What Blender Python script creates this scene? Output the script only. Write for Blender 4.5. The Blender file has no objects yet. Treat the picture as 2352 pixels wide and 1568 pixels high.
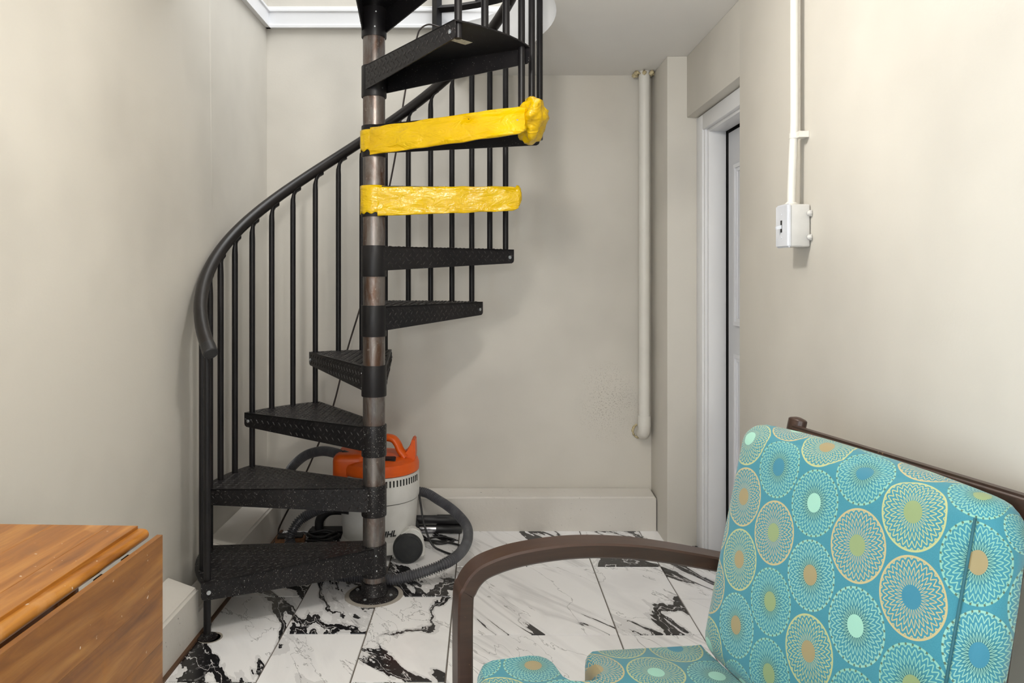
import bpy, bmesh, math, random
from mathutils import Vector, Matrix, noise
random.seed(7)
R = math.radians
sc = bpy.context.scene
col = sc.collection
# ------------------------------------------------------------------ camera
F = 1728.0; CX, CY = 1112.0, 633.0; CH = 1.23       # focal length in px of the 2352 px frame, vanishing point, eye height
cam = bpy.data.cameras.new('camera'); co = bpy.data.objects.new('camera', cam); col.objects.link(co)
cam.sensor_width = 36; cam.lens = F/2352*36
cam.shift_x = (1176-CX)/2352; cam.shift_y = -(784-CY)/2352
cam.clip_start = 0.02
co.location = (0, 0, CH); co.rotation_euler = (R(90), 0, 0)
sc.camera = co
def at(px, py, d): return Vector(((px-CX)*d/F, d, CH-(py-CY)*d/F))
# ------------------------------------------------------------------ world, lights, exposure
w = bpy.data.worlds.new('world'); sc.world = w; w.use_nodes = True
bg = w.node_tree.nodes['Background']; bg.inputs[0].default_value = (0.86, 0.92, 1.0, 1); bg.inputs[1].default_value = 1.2
def lamp(name, kind, loc, power, colr, size=.3, rot=(0, 0, 0), sy=None):
    l = bpy.data.lights.new(name, kind); l.energy = power; l.color = colr
    if kind == 'AREA':
        l.size = size
        if sy: l.shape = 'RECTANGLE'; l.size_y = sy
        else: l.shape = 'DISK'
    else: l.shadow_soft_size = size
    o = bpy.data.objects.new(name, l); col.objects.link(o); o.location = loc; o.rotation_euler = rot
    return o
lamp('ceiling_lamp_light', 'POINT', (-.02, 1.60, 2.07), 21, (1.0, 0.965, 0.91), .07)
lamp('rear_fill_light', 'POINT', (-.15, -2.2, 1.55), 62, (1.0, 0.965, 0.92), .16)  # added warm fill behind the camera, no fixture stands there
lamp('cool_side_fill', 'AREA', (-1.06, -.35, .95), 31, (0.72, 0.86, 1.0), 1.1, (0, R(-90), 0), 1.0)  # added cool fill beside the solid left wall, which has no window
lamp('upstairs_daylight', 'AREA', (.1, 2.7, 4.5), 72, (0.96, 0.98, 1.0), 2.0, (0, 0, 0), 2.0)
vs = sc.view_settings
vs.view_transform = 'Standard'; vs.look = 'None'; vs.gamma = 1; vs.use_curve_mapping = False
vs.exposure = 0.36
# ------------------------------------------------------------------ materials
M = {}
def srgb(r, g, b):
    f = lambda c: (c/255/12.92) if c/255 <= .04045 else ((c/255+.055)/1.055)**2.4
    return (f(r), f(g), f(b), 1)
class NT:
    def __init__(s, name, rough=.5, metal=0., spec=.5):
        m = bpy.data.materials.new(name); m.use_nodes = True; s.m = m; s.t = m.node_tree
        s.b = s.t.nodes['Principled BSDF']; s.b.inputs['Roughness'].default_value = rough
        s.b.inputs['Metallic'].default_value = metal
        s.b.inputs['Specular IOR Level'].default_value = spec
        M[name] = m
    def n(s, typ, **kw):
        nd = s.t.nodes.new(typ)
        for k, v in kw.items(): setattr(nd, k, v)
        return nd
    def link(s, a, b): s.t.links.new(a, b)
    def put(s, sock, v):
        if isinstance(v, bpy.types.NodeSocket): s.link(v, sock)
        else: sock.default_value = v
    def math(s, op, a, b=0., c=None):
        nd = s.n('ShaderNodeMath', operation=op); s.put(nd.inputs[0], a); s.put(nd.inputs[1], b)
        if c is not None: s.put(nd.inputs[2], c)
        return nd.outputs[0]
    def vec(s, op, a, b=(0, 0, 0)):
        nd = s.n('ShaderNodeVectorMath', operation=op); s.put(nd.inputs[0], a)
        if op == 'SCALE': s.put(nd.inputs['Scale'], b)
        else: s.put(nd.inputs[1], b)
        return nd.outputs[0]
    def coord(s, kind='Object', scale=(1, 1, 1), loc=(0, 0, 0), rot=(0, 0, 0)):
        tc = s.n('ShaderNodeTexCoord'); mp = s.n('ShaderNodeMapping')
        s.link(tc.outputs[kind], mp.inputs[0]); mp.inputs[1].default_value = loc; mp.inputs[2].default_value = rot; mp.inputs[3].default_value = scale
        return mp.outputs[0]
    def noise(s, v, scale=5, detail=4, rough=.5, dist=0.):
        nd = s.n('ShaderNodeTexNoise'); s.link(v, nd.inputs['Vector']); nd.inputs['Scale'].default_value = scale
        nd.inputs['Detail'].default_value = detail; nd.inputs['Roughness'].default_value = rough; nd.inputs['Distortion'].default_value = dist
        return nd.outputs[0]
    def ramp(s, v, stops, interp='LINEAR'):
        nd = s.n('ShaderNodeValToRGB'); s.put(nd.inputs[0], v); cr = nd.color_ramp; cr.interpolation = interp
        while len(cr.elements) < len(stops): cr.elements.new(.5)
        for e, (p, c) in zip(cr.elements, stops): e.position = p; e.color = c if len(c) == 4 else (*c, 1)
        return nd.outputs[0]
    def mix(s, f, a, b, mode='MIX'):
        nd = s.n('ShaderNodeMix', data_type='RGBA', blend_type=mode)
        s.put(nd.inputs[0], f); s.put(nd.inputs[6], a); s.put(nd.inputs[7], b)
        return nd.outputs[2]
    def color(s, v): s.put(s.b.inputs['Base Color'], v)
    def bump(s, h, strength=.2, dist=.002):
        nd = s.n('ShaderNodeBump'); nd.inputs['Strength'].default_value = strength; nd.inputs['Distance'].default_value = dist
        s.link(h, nd.inputs['Height']); s.link(nd.outputs[0], s.b.inputs['Normal'])
def step(p0, p1): return [(p0, (0, 0, 0, 1)), (p1, (1, 1, 1, 1))]

def wall_mat(name, c, rough=.55, bs=.12, stain=.06):
    m = NT(name, rough, 0, .35); v = m.coord()
    n1 = m.noise(v, 1.7, 3, .55)
    c2 = tuple(x*(1-stain*2.2) for x in c[:3])+(1,)
    m.color(m.mix(m.ramp(n1, step(.42, .72)), c, c2))
    n2 = m.noise(v, 130, 3, .6); n3 = m.noise(v, 9, 3, .5)
    m.bump(m.math('ADD', m.math('MULTIPLY', n2, .35), n3), bs, .006)
    return m
wall_mat('plaster', srgb(210, 205, 195))
m = wall_mat('plaster_back', srgb(210, 205, 195))
bc = m.b.inputs['Base Color'].links[0].from_socket; v = m.coord(loc=(-.62, 0, -.60), scale=(1, 0, 1)); ln = m.n('ShaderNodeVectorMath', operation='LENGTH'); m.link(m.vec('MULTIPLY', m.vec('ADD', v, (0, 0, 0)), (1, 0, .8)), ln.inputs[0])
sp = m.math('MULTIPLY', m.ramp(m.noise(m.coord(), 190, 3, .5), step(.57, .63)), m.math('SUBTRACT', 1, m.ramp(m.math('ADD', ln.outputs['Value'], m.math('MULTIPLY', m.noise(m.coord(), 9, 3, .5), .16)), step(.12, .26))))
m.color(m.mix(m.math('MULTIPLY', sp, .55), bc, srgb(120, 108, 96)))
wall_mat('plaster_upper', srgb(214, 203, 190))
wall_mat('ceiling_paint', srgb(234, 231, 226), .6, .06, .02)
wall_mat('white_trim', srgb(232, 232, 233), .38, .05, .03)
wall_mat('door_paint', srgb(226, 227, 231), .4, .04, .02)
# scuffed baseboard: paint with dark dots low down and chips
m = NT('baseboard_paint', .5, 0, .4); v = m.coord(); n1 = m.noise(v, 2.2, 3, .5)
c = m.mix(m.ramp(n1, step(.45, .75)), srgb(214, 209, 201), srgb(199, 193, 184))
sp = m.ramp(m.noise(v, 85, 2, .5), step(.70, .74)); msk = m.ramp(m.noise(v, 3.1, 2, .5), step(.50, .62))
m.color(m.mix(m.math('MULTIPLY', m.math('MULTIPLY', sp, msk), .75), c, srgb(70, 58, 48)))
m.bump(m.math('ADD', m.noise(v, 40, 3, .6), m.noise(v, 8, 2, .5)), .22, .006)
# marble tiles
def marble(name, heavy):
    m = NT(name, .22, 0, .45)
    oi = m.n('ShaderNodeObjectInfo'); tc = m.n('ShaderNodeTexCoord')
    off = m.n('ShaderNodeCombineXYZ'); m.link(m.math('MULTIPLY', oi.outputs['Random'], 37.), off.inputs[0]); m.link(m.math('MULTIPLY', oi.outputs['Random'], 91.), off.inputs[1])
    mp = m.n('ShaderNodeMapping'); m.link(tc.outputs['Object'], mp.inputs[0]); mp.inputs[2].default_value = (0, 0, R(58 if heavy else 60)); 
    v = m.vec('ADD', mp.outputs[0], off.outputs[0])
    st = m.n('ShaderNodeMapping'); m.link(v, st.inputs[0]); st.inputs[3].default_value = (.85, 2.0, 1) if heavy else (.45, 2.4, 1)
    v2 = st.outputs[0]
    n = m.noise(v2, 1.15, 6, .52, .9)
    edge = m.noise(v, 9, 8, .72, .6)
    n = m.math('ADD', n, m.math('MULTIPLY', m.math('SUBTRACT', edge, .5), .045 if heavy else .02))
    band = m.math('ABSOLUTE', m.math('SUBTRACT', n, .5))
    base = m.mix(m.ramp(m.noise(v2, 1.6, 5, .55, .8), step(.5, .8)), srgb(248, 247, 247), srgb(222, 221, 222))
    if heavy:
        wid = m.math('MULTIPLY', m.ramp(m.noise(v, 1.9, 2, .5), step(.38, .62)), .058)
        pass
        vein = m.math('LESS_THAN', band, wid)
        halo = m.math('MULTIPLY', m.math('LESS_THAN', band, m.math('ADD', wid, .018)), .22)
        fine = m.math('LESS_THAN', m.math('ABSOLUTE', m.math('SUBTRACT', m.noise(v2, 2.1, 6, .6, .8), .47)), .0035)
        chip = m.ramp(m.noise(v, 34, 6, .7, .3), step(.56, .62))
        vc = m.mix(m.math('MULTIPLY', chip, .35), srgb(32, 31, 33), srgb(205, 203, 203))
        c = m.mix(halo, base, srgb(120, 118, 118))
        c = m.mix(m.math('MULTIPLY', fine, .55), c, srgb(90, 88, 90))
        c = m.mix(vein, c, vc)
        ln = m.math('LESS_THAN', m.math('ABSOLUTE', m.math('SUBTRACT', n, .492)), .0022)
        c = m.mix(m.math('MULTIPLY', m.math('MULTIPLY', ln, vein), .8), c, srgb(225, 223, 222))
    else:
        wid = m.math('MULTIPLY', m.ramp(m.noise(v, 1.6, 2, .5), step(.57, .72)), .024)
        vein = m.math('LESS_THAN', band, wid)
        soft = m.math('MULTIPLY', m.math('SUBTRACT', 1, m.ramp(band, step(0., .022))), .30)
        c = m.mix(soft, base, srgb(150, 148, 150))
        f2 = m.math('LESS_THAN', m.math('ABSOLUTE', m.math('SUBTRACT', m.noise(v2, 1.9, 5, .55, .6), .52)), .0028)
        c = m.mix(m.math('MULTIPLY', f2, .45), c, srgb(105, 102, 104))
        c = m.mix(vein, c, srgb(40, 38, 40))
    m.color(c)
marble('marble_dark_veins', True); marble('marble_pale', False)
m = NT('grout', .9); m.color(m.mix(m.noise(m.coord(), 30), srgb(92, 86, 80), srgb(120, 112, 104)))
m = NT('caulk', .7); m.color(m.mix(m.noise(m.coord(), 30), srgb(150, 142, 132), srgb(176, 170, 160)))
m = NT('brown_strip', .6); m.color(m.mix(m.noise(m.coord(), 40), srgb(60, 38, 24), srgb(105, 74, 48)))
# black stair metal, with paint specks (heavy = lower treads)
def blackmetal(name, specks, rough=.40, c=(19, 18, 20)):
    m = NT(name, rough, 0., .32); v = m.coord()
    n = m.noise(v, 6, 4, .6)
    base = m.mix(m.ramp(n, step(.35, .75)), srgb(*c), srgb(c[0]+11, c[1]+9, c[2]+8))
    if specks:
        s1 = m.ramp(m.noise(v, 300, 1, .4), step(.775-specks*.06, .79-specks*.06))
        s2 = m.math('MULTIPLY', m.ramp(m.noise(v, 60, 5, .7, .5), step(.66, .72)), m.ramp(m.noise(v, 5, 2, .5), step(.56, .66)))
        base = m.mix(m.math('MULTIPLY', m.math('MAXIMUM', s1, m.math('MULTIPLY', s2, specks)), .8), base, srgb(190, 186, 180))
    m.color(base)
    m.put(m.b.inputs['Roughness'], m.math('ADD', m.math('MULTIPLY', n, .25), rough-.12))
    m.bump(m.noise(v, 220, 2, .5), .08, .001)
blackmetal('black_metal', 0); blackmetal('black_tread', .25); blackmetal('black_tread_speckled', 1.0)
blackmetal('black_rail', 0, .33, (30, 27, 26))
blackmetal('lug_worn_glint', .3, .26, (44, 42, 42))  # lighter than the treads: worn edges, plus glints put into the colour
blackmetal('black_sleeve', 1.3, .35)
m = NT('bare_steel', .34, .75, .5); v = m.coord(scale=(1, 1, .35))
n = m.noise(v, 16, 6, .65, .5); n2 = m.noise(m.coord(scale=(1, 1, .05)), 45, 3, .5)
c = m.mix(m.ramp(n, step(.42, .62)), srgb(132, 126, 122), srgb(96, 72, 58))
c = m.mix(m.math('MULTIPLY', m.ramp(n2, step(.5, .7)), .55), c, srgb(70, 76, 80))
c = m.mix(m.math('MULTIPLY', m.ramp(m.noise(m.coord(), 70, 4, .6), step(.62, .7)), .5), c, srgb(170, 160, 152))
m.color(c); m.put(m.b.inputs['Roughness'], m.math('ADD', m.math('MULTIPLY', n, .35), .2))
m = NT('steel_bolt', .3, .9); m.color(m.mix(m.noise(m.coord(), 60), srgb(180, 184, 188), srgb(215, 218, 220)))
m = NT('yellow_tape', .24, 0, .5); v = m.coord()
m.color(m.mix(m.ramp(m.noise(v, 7, 3, .5), step(.4, .7)), srgb(228, 188, 6), srgb(216, 172, 4)))
m.bump(m.math('ADD', m.noise(m.coord(scale=(1, 1, 2.2)), 14, 2, .5, 1.6), m.math('MULTIPLY', m.noise(v, 120, 2, .5), .15)), .6, .012)
m = NT('sticker', .5); m.color(m.mix(m.ramp(m.noise(m.coord(scale=(1, 6, 1)), 80, 2), step(.55, .6)), srgb(215, 210, 190), srgb(150, 146, 132)))
# vacuum
def plain(name, c1, c2, rough=.45, sc_=20, bs=0, metal=0., spec=.5):
    m = NT(name, rough, metal, spec); v = m.coord(); n = m.noise(v, sc_, 4, .55)
    m.color(m.mix(m.ramp(n, step(.35, .7)), srgb(*c1), srgb(*c2)))
    if bs: m.bump(m.noise(v, 160, 2, .5), bs, .002)
    return m
plain('white_plastic', (226, 225, 221), (206, 204, 198), .42, 6, .05)
plain('orange_plastic', (234, 98, 14), (216, 84, 8), .4, 8, .05)
plain('black_plastic', (26, 26, 28), (42, 41, 42), .45, 20, .08)
plain('dark_rubber', (34, 36, 38), (48, 49, 50), .7, 30, .1)
plain('hose_grey', (74, 74, 78), (94, 94, 98), .3, 20, 0)
plain('chrome', (205, 205, 208), (180, 180, 186), .18, 20, 0, .95)
plain('brown_bristle', (110, 76, 50), (150, 108, 76), .9, 90, .6)
plain('cable_brown', (42, 34, 30), (58, 46, 40), .5)
plain('pvc_paint', (222, 219, 211), (214, 210, 202), .4, 6, 0)
plain('foam_yellow', (214, 200, 160), (150, 134, 104), .9, 60, .8)
plain('box_grey', (202, 200, 196), (190, 188, 184), .42, 12, .05)
plain('plate_grey', (212, 214, 219), (202, 204, 210), .4, 12, .03)
plain('seam_teal', (34, 88, 98), (46, 104, 114), .7)
plain('dark_slot', (20, 20, 20), (34, 34, 34), .8)
plain('lamp_glass', (250, 248, 240), (250, 248, 240), .3)
# orange stained pine
def pine(name, dark=0.):
    m = NT(name, .36, 0, .45); oi = m.n('ShaderNodeObjectInfo'); tc = m.n('ShaderNodeTexCoord')
    cb = m.n('ShaderNodeCombineXYZ'); m.link(m.math('MULTIPLY', oi.outputs['Random'], 23.), cb.inputs[0]); m.link(m.math('MULTIPLY', oi.outputs['Random'], 11.), cb.inputs[1])
    v = m.vec('ADD', tc.outputs['Object'], cb.outputs[0])
    st = m.n('ShaderNodeMapping'); m.link(v, st.inputs[0]); st.inputs[3].default_value = (11, 1.2, 11)
    g = m.noise(st.outputs[0], 2.2, 7, .62, 1.1)
    st2 = m.n('ShaderNodeMapping'); m.link(v, st2.inputs[0]); st2.inputs[3].default_value = (60, 3, 60)
    g2 = m.noise(st2.outputs[0], 2, 4, .6)
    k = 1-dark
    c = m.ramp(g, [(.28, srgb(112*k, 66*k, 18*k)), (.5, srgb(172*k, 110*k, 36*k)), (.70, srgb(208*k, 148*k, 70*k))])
    c = m.mix(m.math('MULTIPLY', m.ramp(g2, step(.45, .75)), .35), c, srgb(120*k, 62*k, 16*k))
    c = m.mix(m.math('MULTIPLY', oi.outputs['Random'], .35), c, srgb(140*k, 76*k, 22*k))
    vo = m.n('ShaderNodeTexVoronoi'); st3 = m.n('ShaderNodeMapping'); m.link(v, st3.inputs[0]); st3.inputs[3].default_value = (1, .55, 1); m.link(st3.outputs[0], vo.inputs['Vector']); vo.inputs['Scale'].default_value = 4.5
    kn = m.math('SUBTRACT', 1, m.ramp(vo.outputs['Distance'], step(.03, .12)))
    c = m.mix(m.math('MULTIPLY', kn, .75), c, srgb(66*k, 32*k, 12*k))
    wear = m.math('MULTIPLY', m.ramp(m.noise(v, 6, 6, .7, .6), step(.54, .68)), .42)
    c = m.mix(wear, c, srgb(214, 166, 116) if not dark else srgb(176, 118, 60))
    sp = m.ramp(m.noise(v, 75, 2, .5), step(.735, .76))
    c = m.mix(m.math('MULTIPLY', sp, .8), c, srgb(228, 214, 196))
    m.color(c); m.bump(g, .06, .002)
    m.put(m.b.inputs['Roughness'], m.math('ADD', m.math('MULTIPLY', wear, .5), .3))
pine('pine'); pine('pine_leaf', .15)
m = NT('dark_wood', .36, 0, .5); v = m.coord(scale=(3, 30, 30)); n = m.noise(v, 2, 5, .6, .6)
c = m.mix(n, srgb(44, 29, 24), srgb(78, 55, 44))
sp = m.math('MULTIPLY', m.ramp(m.noise(m.coord(), 90, 3, .5), step(.68, .72)), m.ramp(m.noise(m.coord(), 7, 2, .5), step(.52, .6)))
m.color(m.mix(m.math('MULTIPLY', sp, .7), c, srgb(190, 150, 110))); m.bump(n, .05, .002)
# patterned upholstery: lace medallions from UV in metres
m = NT('upholstery', .62, 0, .3)
uv = m.n('ShaderNodeUVMap'); 
mp = m.n('ShaderNodeMapping'); m.link(uv.outputs[0], mp.inputs[0]); mp.inputs[2].default_value = (0, 0, R(17)); mp.inputs[3].default_value = (8.0, 8.0, 1); mp.inputs[1].default_value = (.23, .61, 0)
sp0 = m.n('ShaderNodeSeparateXYZ'); m.link(mp.outputs[0], sp0.inputs[0]); X0, Y0 = sp0.outputs[0], sp0.outputs[1]; Q3 = math.sqrt(3)
def centre_of(off):          # nearest point of one of the two interleaved grids that make a staggered lattice
    cx = m.math('ADD', m.math('ROUND', m.math('SUBTRACT', X0, off*.5)), off*.5)
    cy = m.math('MULTIPLY', m.math('ADD', m.math('ROUND', m.math('SUBTRACT', m.math('DIVIDE', Y0, Q3), off*.5)), off*.5), Q3)
    dx, dy = m.math('SUBTRACT', X0, cx), m.math('SUBTRACT', Y0, cy)
    return cx, cy, m.math('ADD', m.math('MULTIPLY', dx, dx), m.math('MULTIPLY', dy, dy))
ax_, ay_, ad_ = centre_of(0); bx0, by0, bd_ = centre_of(1)
sel = m.math('LESS_THAN', bd_, ad_)
lerp = lambda a, b: m.math('ADD', a, m.math('MULTIPLY', sel, m.math('SUBTRACT', b, a)))
cxy = m.n('ShaderNodeCombineXYZ'); m.link(lerp(ax_, bx0), cxy.inputs[0]); m.link(lerp(ay_, by0), cxy.inputs[1])
d = m.vec('SUBTRACT', mp.outputs[0], cxy.outputs[0])
wn = m.n('ShaderNodeTexWhiteNoise', noise_dimensions='2D'); m.link(m.vec('MULTIPLY', cxy.outputs[0], (2.13, 1.71, 1)), wn.inputs['Vector'])
sx = m.n('ShaderNodeSeparateXYZ'); m.link(d, sx.inputs[0])
r = m.math('SQRT', m.math('ADD', m.math('MULTIPLY', sx.outputs[0], sx.outputs[0]), m.math('MULTIPLY', sx.outputs[1], sx.outputs[1])))
ang = m.math('ARCTAN2', sx.outputs[1], sx.outputs[0])
rn = m.math('DIVIDE', r, .482)
sc2 = m.n('ShaderNodeSeparateColor'); m.link(wn.outputs['Color'], sc2.inputs[0])
rnd, rnd2 = sc2.outputs[0], sc2.outputs[1]
tri = m.math('ABSOLUTE', m.math('SUBTRACT', m.math('FRACT', m.math('MULTIPLY', ang, 30/(2*math.pi))), .5))   # 0..0.5
tri = m.math('MULTIPLY', tri, 2.)
# zigzag rings: line where fract position along r matches the triangle wave; bands get denser inwards
bandp = m.math('POWER', m.math('SUBTRACT', 1, m.math('MINIMUM', rn, 1)), .72)
zz = m.math('FRACT', m.math('MULTIPLY', bandp, 5.0))
dist = m.math('ABSOLUTE', m.math('SUBTRACT', zz, tri))
lace = m.math('LESS_THAN', dist, .18)
rim = m.math('MULTIPLY', m.math('GREATER_THAN', rn, .945), m.math('LESS_THAN', rn, 1.0))
lace = m.math('MAXIMUM', m.math('MULTIPLY', lace, m.math('LESS_THAN', rn, .95)), rim)
dash = m.math('MULTIPLY', rim, m.math('MULTIPLY', m.math('GREATER_THAN', m.math('FRACT', m.math('MULTIPLY', ang, 30/(2*math.pi))), .72), m.math('GREATER_THAN', rnd, .45)))
centre = m.math('LESS_THAN', rn, .29)
fabric = m.mix(m.noise(uv.outputs[0], 500, 2, .5), srgb(46, 122, 138), srgb(66, 142, 158))
lacec = m.ramp(rnd, [(0, srgb(204, 180, 118)), (.22, srgb(196, 194, 124)), (.45, srgb(146, 198, 174)), (.75, srgb(154, 202, 180))], 'CONSTANT')
cenc = m.ramp(rnd2, [(0, srgb(154, 204, 184)), (.3, srgb(156, 140, 100)), (.55, srgb(54, 126, 148)), (.8, srgb(138, 156, 108))], 'CONSTANT')
innerdark = m.math('MULTIPLY', m.math('MULTIPLY', m.math('SUBTRACT', 1, m.ramp(rn, step(.30, .62))), m.math('GREATER_THAN', rnd, .45)), .55)
c = m.mix(m.math('MULTIPLY', m.math('LESS_THAN', rn, 1.), innerdark), fabric, srgb(40, 72, 50))
c = m.mix(m.math('MULTIPLY', lace, .8), c, lacec)
c = m.mix(m.math('MULTIPLY', dash, .8), c, srgb(52, 66, 40))
c = m.mix(centre, c, cenc)
m.color(c); m.b.inputs['Sheen Weight'].default_value = .25
m.bump(m.math('ADD', m.math('MULTIPLY', m.noise(uv.outputs[0], 700, 2, .5), .5), m.math('MULTIPLY', m.noise(uv.outputs[0], 7, 2, .5), 3)), .12, .003)

# ------------------------------------------------------------------ mesh helpers
def tag(o, label=None, cat=None, group=None, kind=None):
    if label: o['label'] = label
    if cat: o['category'] = cat
    if group: o['group'] = group
    if kind: o['kind'] = kind
    return o
def empty(name, loc=(0, 0, 0), rz=0, label=None, cat=None, group=None):
    o = bpy.data.objects.new(name, None); col.objects.link(o); o.location = loc; o.rotation_euler = (0, 0, rz); o.empty_display_size = .05
    return tag(o, label, cat, group)
def build(name, bm, mat, parent=None, smooth=False, mats=None):
    bmesh.ops.recalc_face_normals(bm, faces=bm.faces)
    me = bpy.data.meshes.new(name); bm.to_mesh(me); bm.free()
    for k in (mats or [mat]): me.materials.append(M[k])
    if smooth:
        for p in me.polygons: p.use_smooth = True
        if smooth is not True: me.set_sharp_from_angle(angle=R(smooth))
    o = bpy.data.objects.new(name, me); col.objects.link(o)
    if parent: o.parent = parent
    return o
def box(bm, x0, x1, y0, y1, z0, z1, mi=0):
    v = [bm.verts.new(p) for p in ((x0, y0, z0), (x1, y0, z0), (x1, y1, z0), (x0, y1, z0), (x0, y0, z1), (x1, y0, z1), (x1, y1, z1), (x0, y1, z1))]
    for f in ((0, 3, 2, 1), (4, 5, 6, 7), (0, 1, 5, 4), (1, 2, 6, 5), (2, 3, 7, 6), (3, 0, 4, 7)):
        bm.faces.new([v[i] for i in f]).material_index = mi
def nb(): return bmesh.new()
def boxo(name, dims, mat, parent=None, bev=0., seg=2):
    bm = nb(); box(bm, *dims)
    if bev: bmesh.ops.bevel(bm, geom=bm.edges[:], offset=bev, segments=seg, affect='EDGES', profile=.5)
    return build(name, bm, mat, parent, 40 if bev else False)
def prism(bm, pts, vec):      # planar polygon pts (3-D), extruded by vec
    vec = Vector(vec); a = [bm.verts.new(p) for p in pts]; b = [bm.verts.new(Vector(p)+vec) for p in pts]
    bm.faces.new(a); bm.faces.new(b[::-1]); n = len(a)
    for i in range(n): bm.faces.new((a[i], b[i], b[(i+1) % n], a[(i+1) % n]))
def tube(bm, pts, rad, seg=12, cap=True, flat=None):
    pts = [Vector(p) for p in pts]; rings = []; n = len(pts)
    up = None
    for i, p in enumerate(pts):
        t = (pts[min(i+1, n-1)]-pts[max(i-1, 0)]).normalized()
        if up is None:
            up = Vector((0, 0, 1)) if abs(t.z) < .9 else Vector((1, 0, 0))
        a = (up-t*up.dot(t)).normalized(); b = t.cross(a); up = a
        rr = rad[i] if isinstance(rad, (list, tuple)) else rad
        if not isinstance(rr, (list, tuple)): rr = (rr, rr)
        rings.append([bm.verts.new(p+a*rr[0]*math.cos(2*math.pi*k/seg)+b*rr[1]*math.sin(2*math.pi*k/seg)) for k in range(seg)])
    for i in range(n-1):
        for k in range(seg): bm.faces.new((rings[i][k], rings[i][(k+1) % seg], rings[i+1][(k+1) % seg], rings[i+1][k]))
    if cap: bm.faces.new(rings[0][::-1]); bm.faces.new(rings[-1])
def lathe(bm, prof, c=(0, 0, 0), seg=40, ex=1., ey=1., cap=True, axis='z'):
    rings = []
    for r_, z in prof:
        ring = []
        for k in range(seg):
            a = 2*math.pi*k/seg; p = (r_*ex*math.cos(a), r_*ey*math.sin(a), z)
            if axis == 'y': p = (p[0], z, p[1])
            if axis == 'x': p = (z, p[0], p[1])
            ring.append(bm.verts.new(Vector(c)+Vector(p)))
        rings.append(ring)
    for i in range(len(rings)-1):
        for k in range(seg): bm.faces.new((rings[i][k], rings[i][(k+1) % seg], rings[i+1][(k+1) % seg], rings[i+1][k]))
    if cap: bm.faces.new(rings[0][::-1]); bm.faces.new(rings[-1])
def spline(pts, n=12):          # Catmull-Rom
    P = [Vector(p) for p in pts]; P = [P[0]*2-P[1]]+P+[P[-1]*2-P[-2]]; out = []
    for i in range(1, len(P)-2):
        for k in range(n):
            t = k/n; a, b, c_, d_ = P[i-1:i+3]
            out.append(.5*((2*b)+(c_-a)*t+(2*a-5*b+4*c_-d_)*t*t+(3*b-a-3*c_+d_)*t**3))
    out.append(P[-2]); return out
def rbox(bm, x0, x1, y0, y1, z0, z1, rad, n=(12, 12, 6), puff=0.):
    """cushion-like rounded box; returns new verts"""
    hx, hy, hz = (x1-x0)/2, (y1-y0)/2, (z1-z0)/2; c = Vector(((x0+x1)/2, (y0+y1)/2, (z0+z1)/2)); h = (hx, hy, hz); cache = {}
    def vert(p):
        key = tuple(round(q, 5) for q in p)
        if key not in cache:
            q = Vector([p[i]*h[i] for i in range(3)])
            inn = Vector([max(-h[i]+rad, min(h[i]-rad, q[i])) for i in range(3)]); dd = q-inn
            if dd.length > 1e-9: q = inn+dd.normalized()*min(rad, dd.length) if sum(abs(x) > 1e-9 for x in dd) > 1 or dd.length > rad else q
            if puff:
                kx = [1-min(1, abs(p[i]))**2.5 for i in range(3)]
                for i in range(3):
                    o1, o2 = [j for j in range(3) if j != i]
                    if abs(p[i]) > .99: q[i] += math.copysign(puff*kx[o1]*kx[o2], p[i])
            cache[key] = bm.verts.new(c+q)
        return cache[key]
    def ax(k):          # denser near the ends, so the rounding is smooth
        m_ = n[k]; e = min(.9, rad/h[k]); s = [-1+e*(1-math.cos(math.pi/2*j/4)) for j in range(4)]
        mid = [-1+e+(2-2*e)*j/m_ for j in range(m_+1)]
        return s+mid+[-q for q in s[::-1]]
    A = [ax(0), ax(1), ax(2)]
    for i in range(3):
        u, v_ = [j for j in range(3) if j != i]
        for sgn in (-1, 1):
            for a in range(len(A[u])-1):
                for b in range(len(A[v_])-1):
                    qs = []
                    for (aa, bb) in ((a, b), (a+1, b), (a+1, b+1), (a, b+1)):
                        p = [0, 0, 0]; p[i] = sgn; p[u] = A[u][aa]; p[v_] = A[v_][bb]; qs.append(vert(p))
                    try: bm.faces.new(qs)
                    except ValueError: pass
    return list(cache.values())
def set_uv(o, fn):
    me = o.data; uvl = me.uv_layers.new(name='UVMap')
    for l in me.loops: uvl.data[l.index].uv = fn(me.vertices[l.vertex_index].co)

# ------------------------------------------------------------------ the room
WL, WB = -1.085, 3.757            # left wall face, far wall face
CEIL, UP = 2.23, 2.48             # ceiling, upper floor level
REAR = -2.6
PX, PY = -.4245, 2.90             # stair pole
S = lambda o: tag(o, kind='structure')
S(boxo('wall_left', (WL-.1, WL, REAR, WB+.1, -.02, 4.6), 'plaster'))
S(boxo('wall_back', (WL, .834, WB, WB+.1, -.02, 4.6), 'plaster_back'))
S(boxo('wall_back_pier', (.834, 1.5, 3.428, WB+.1, -.02, CEIL), 'plaster', None, .004))
S(boxo('wall_right', (.86, 1.5, REAR, 2.536, -.02, CEIL), 'plaster', None, .005))
S(boxo('wall_right_header', (.923, 1.5, 2.536, 3.428, 1.95, CEIL), 'plaster', None, .004))
S(boxo('wall_door_recess', (.992, 1.5, 3.332, 3.428, -.02, 1.95), 'plaster'))
S(boxo('wall_behind_door', (1.16, 1.5, 2.536, 3.332, -.02, 1.95), 'plaster'))
bm = nb()
box(bm, WL, .86, REAR-.1, REAR, -.02, .75); box(bm, WL, .86, REAR-.1, REAR, 2.12, CEIL)
box(bm, WL, -.8, REAR-.1, REAR, .75, 2.12); box(bm, .78, .86, REAR-.1, REAR, .75, 2.12)
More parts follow.
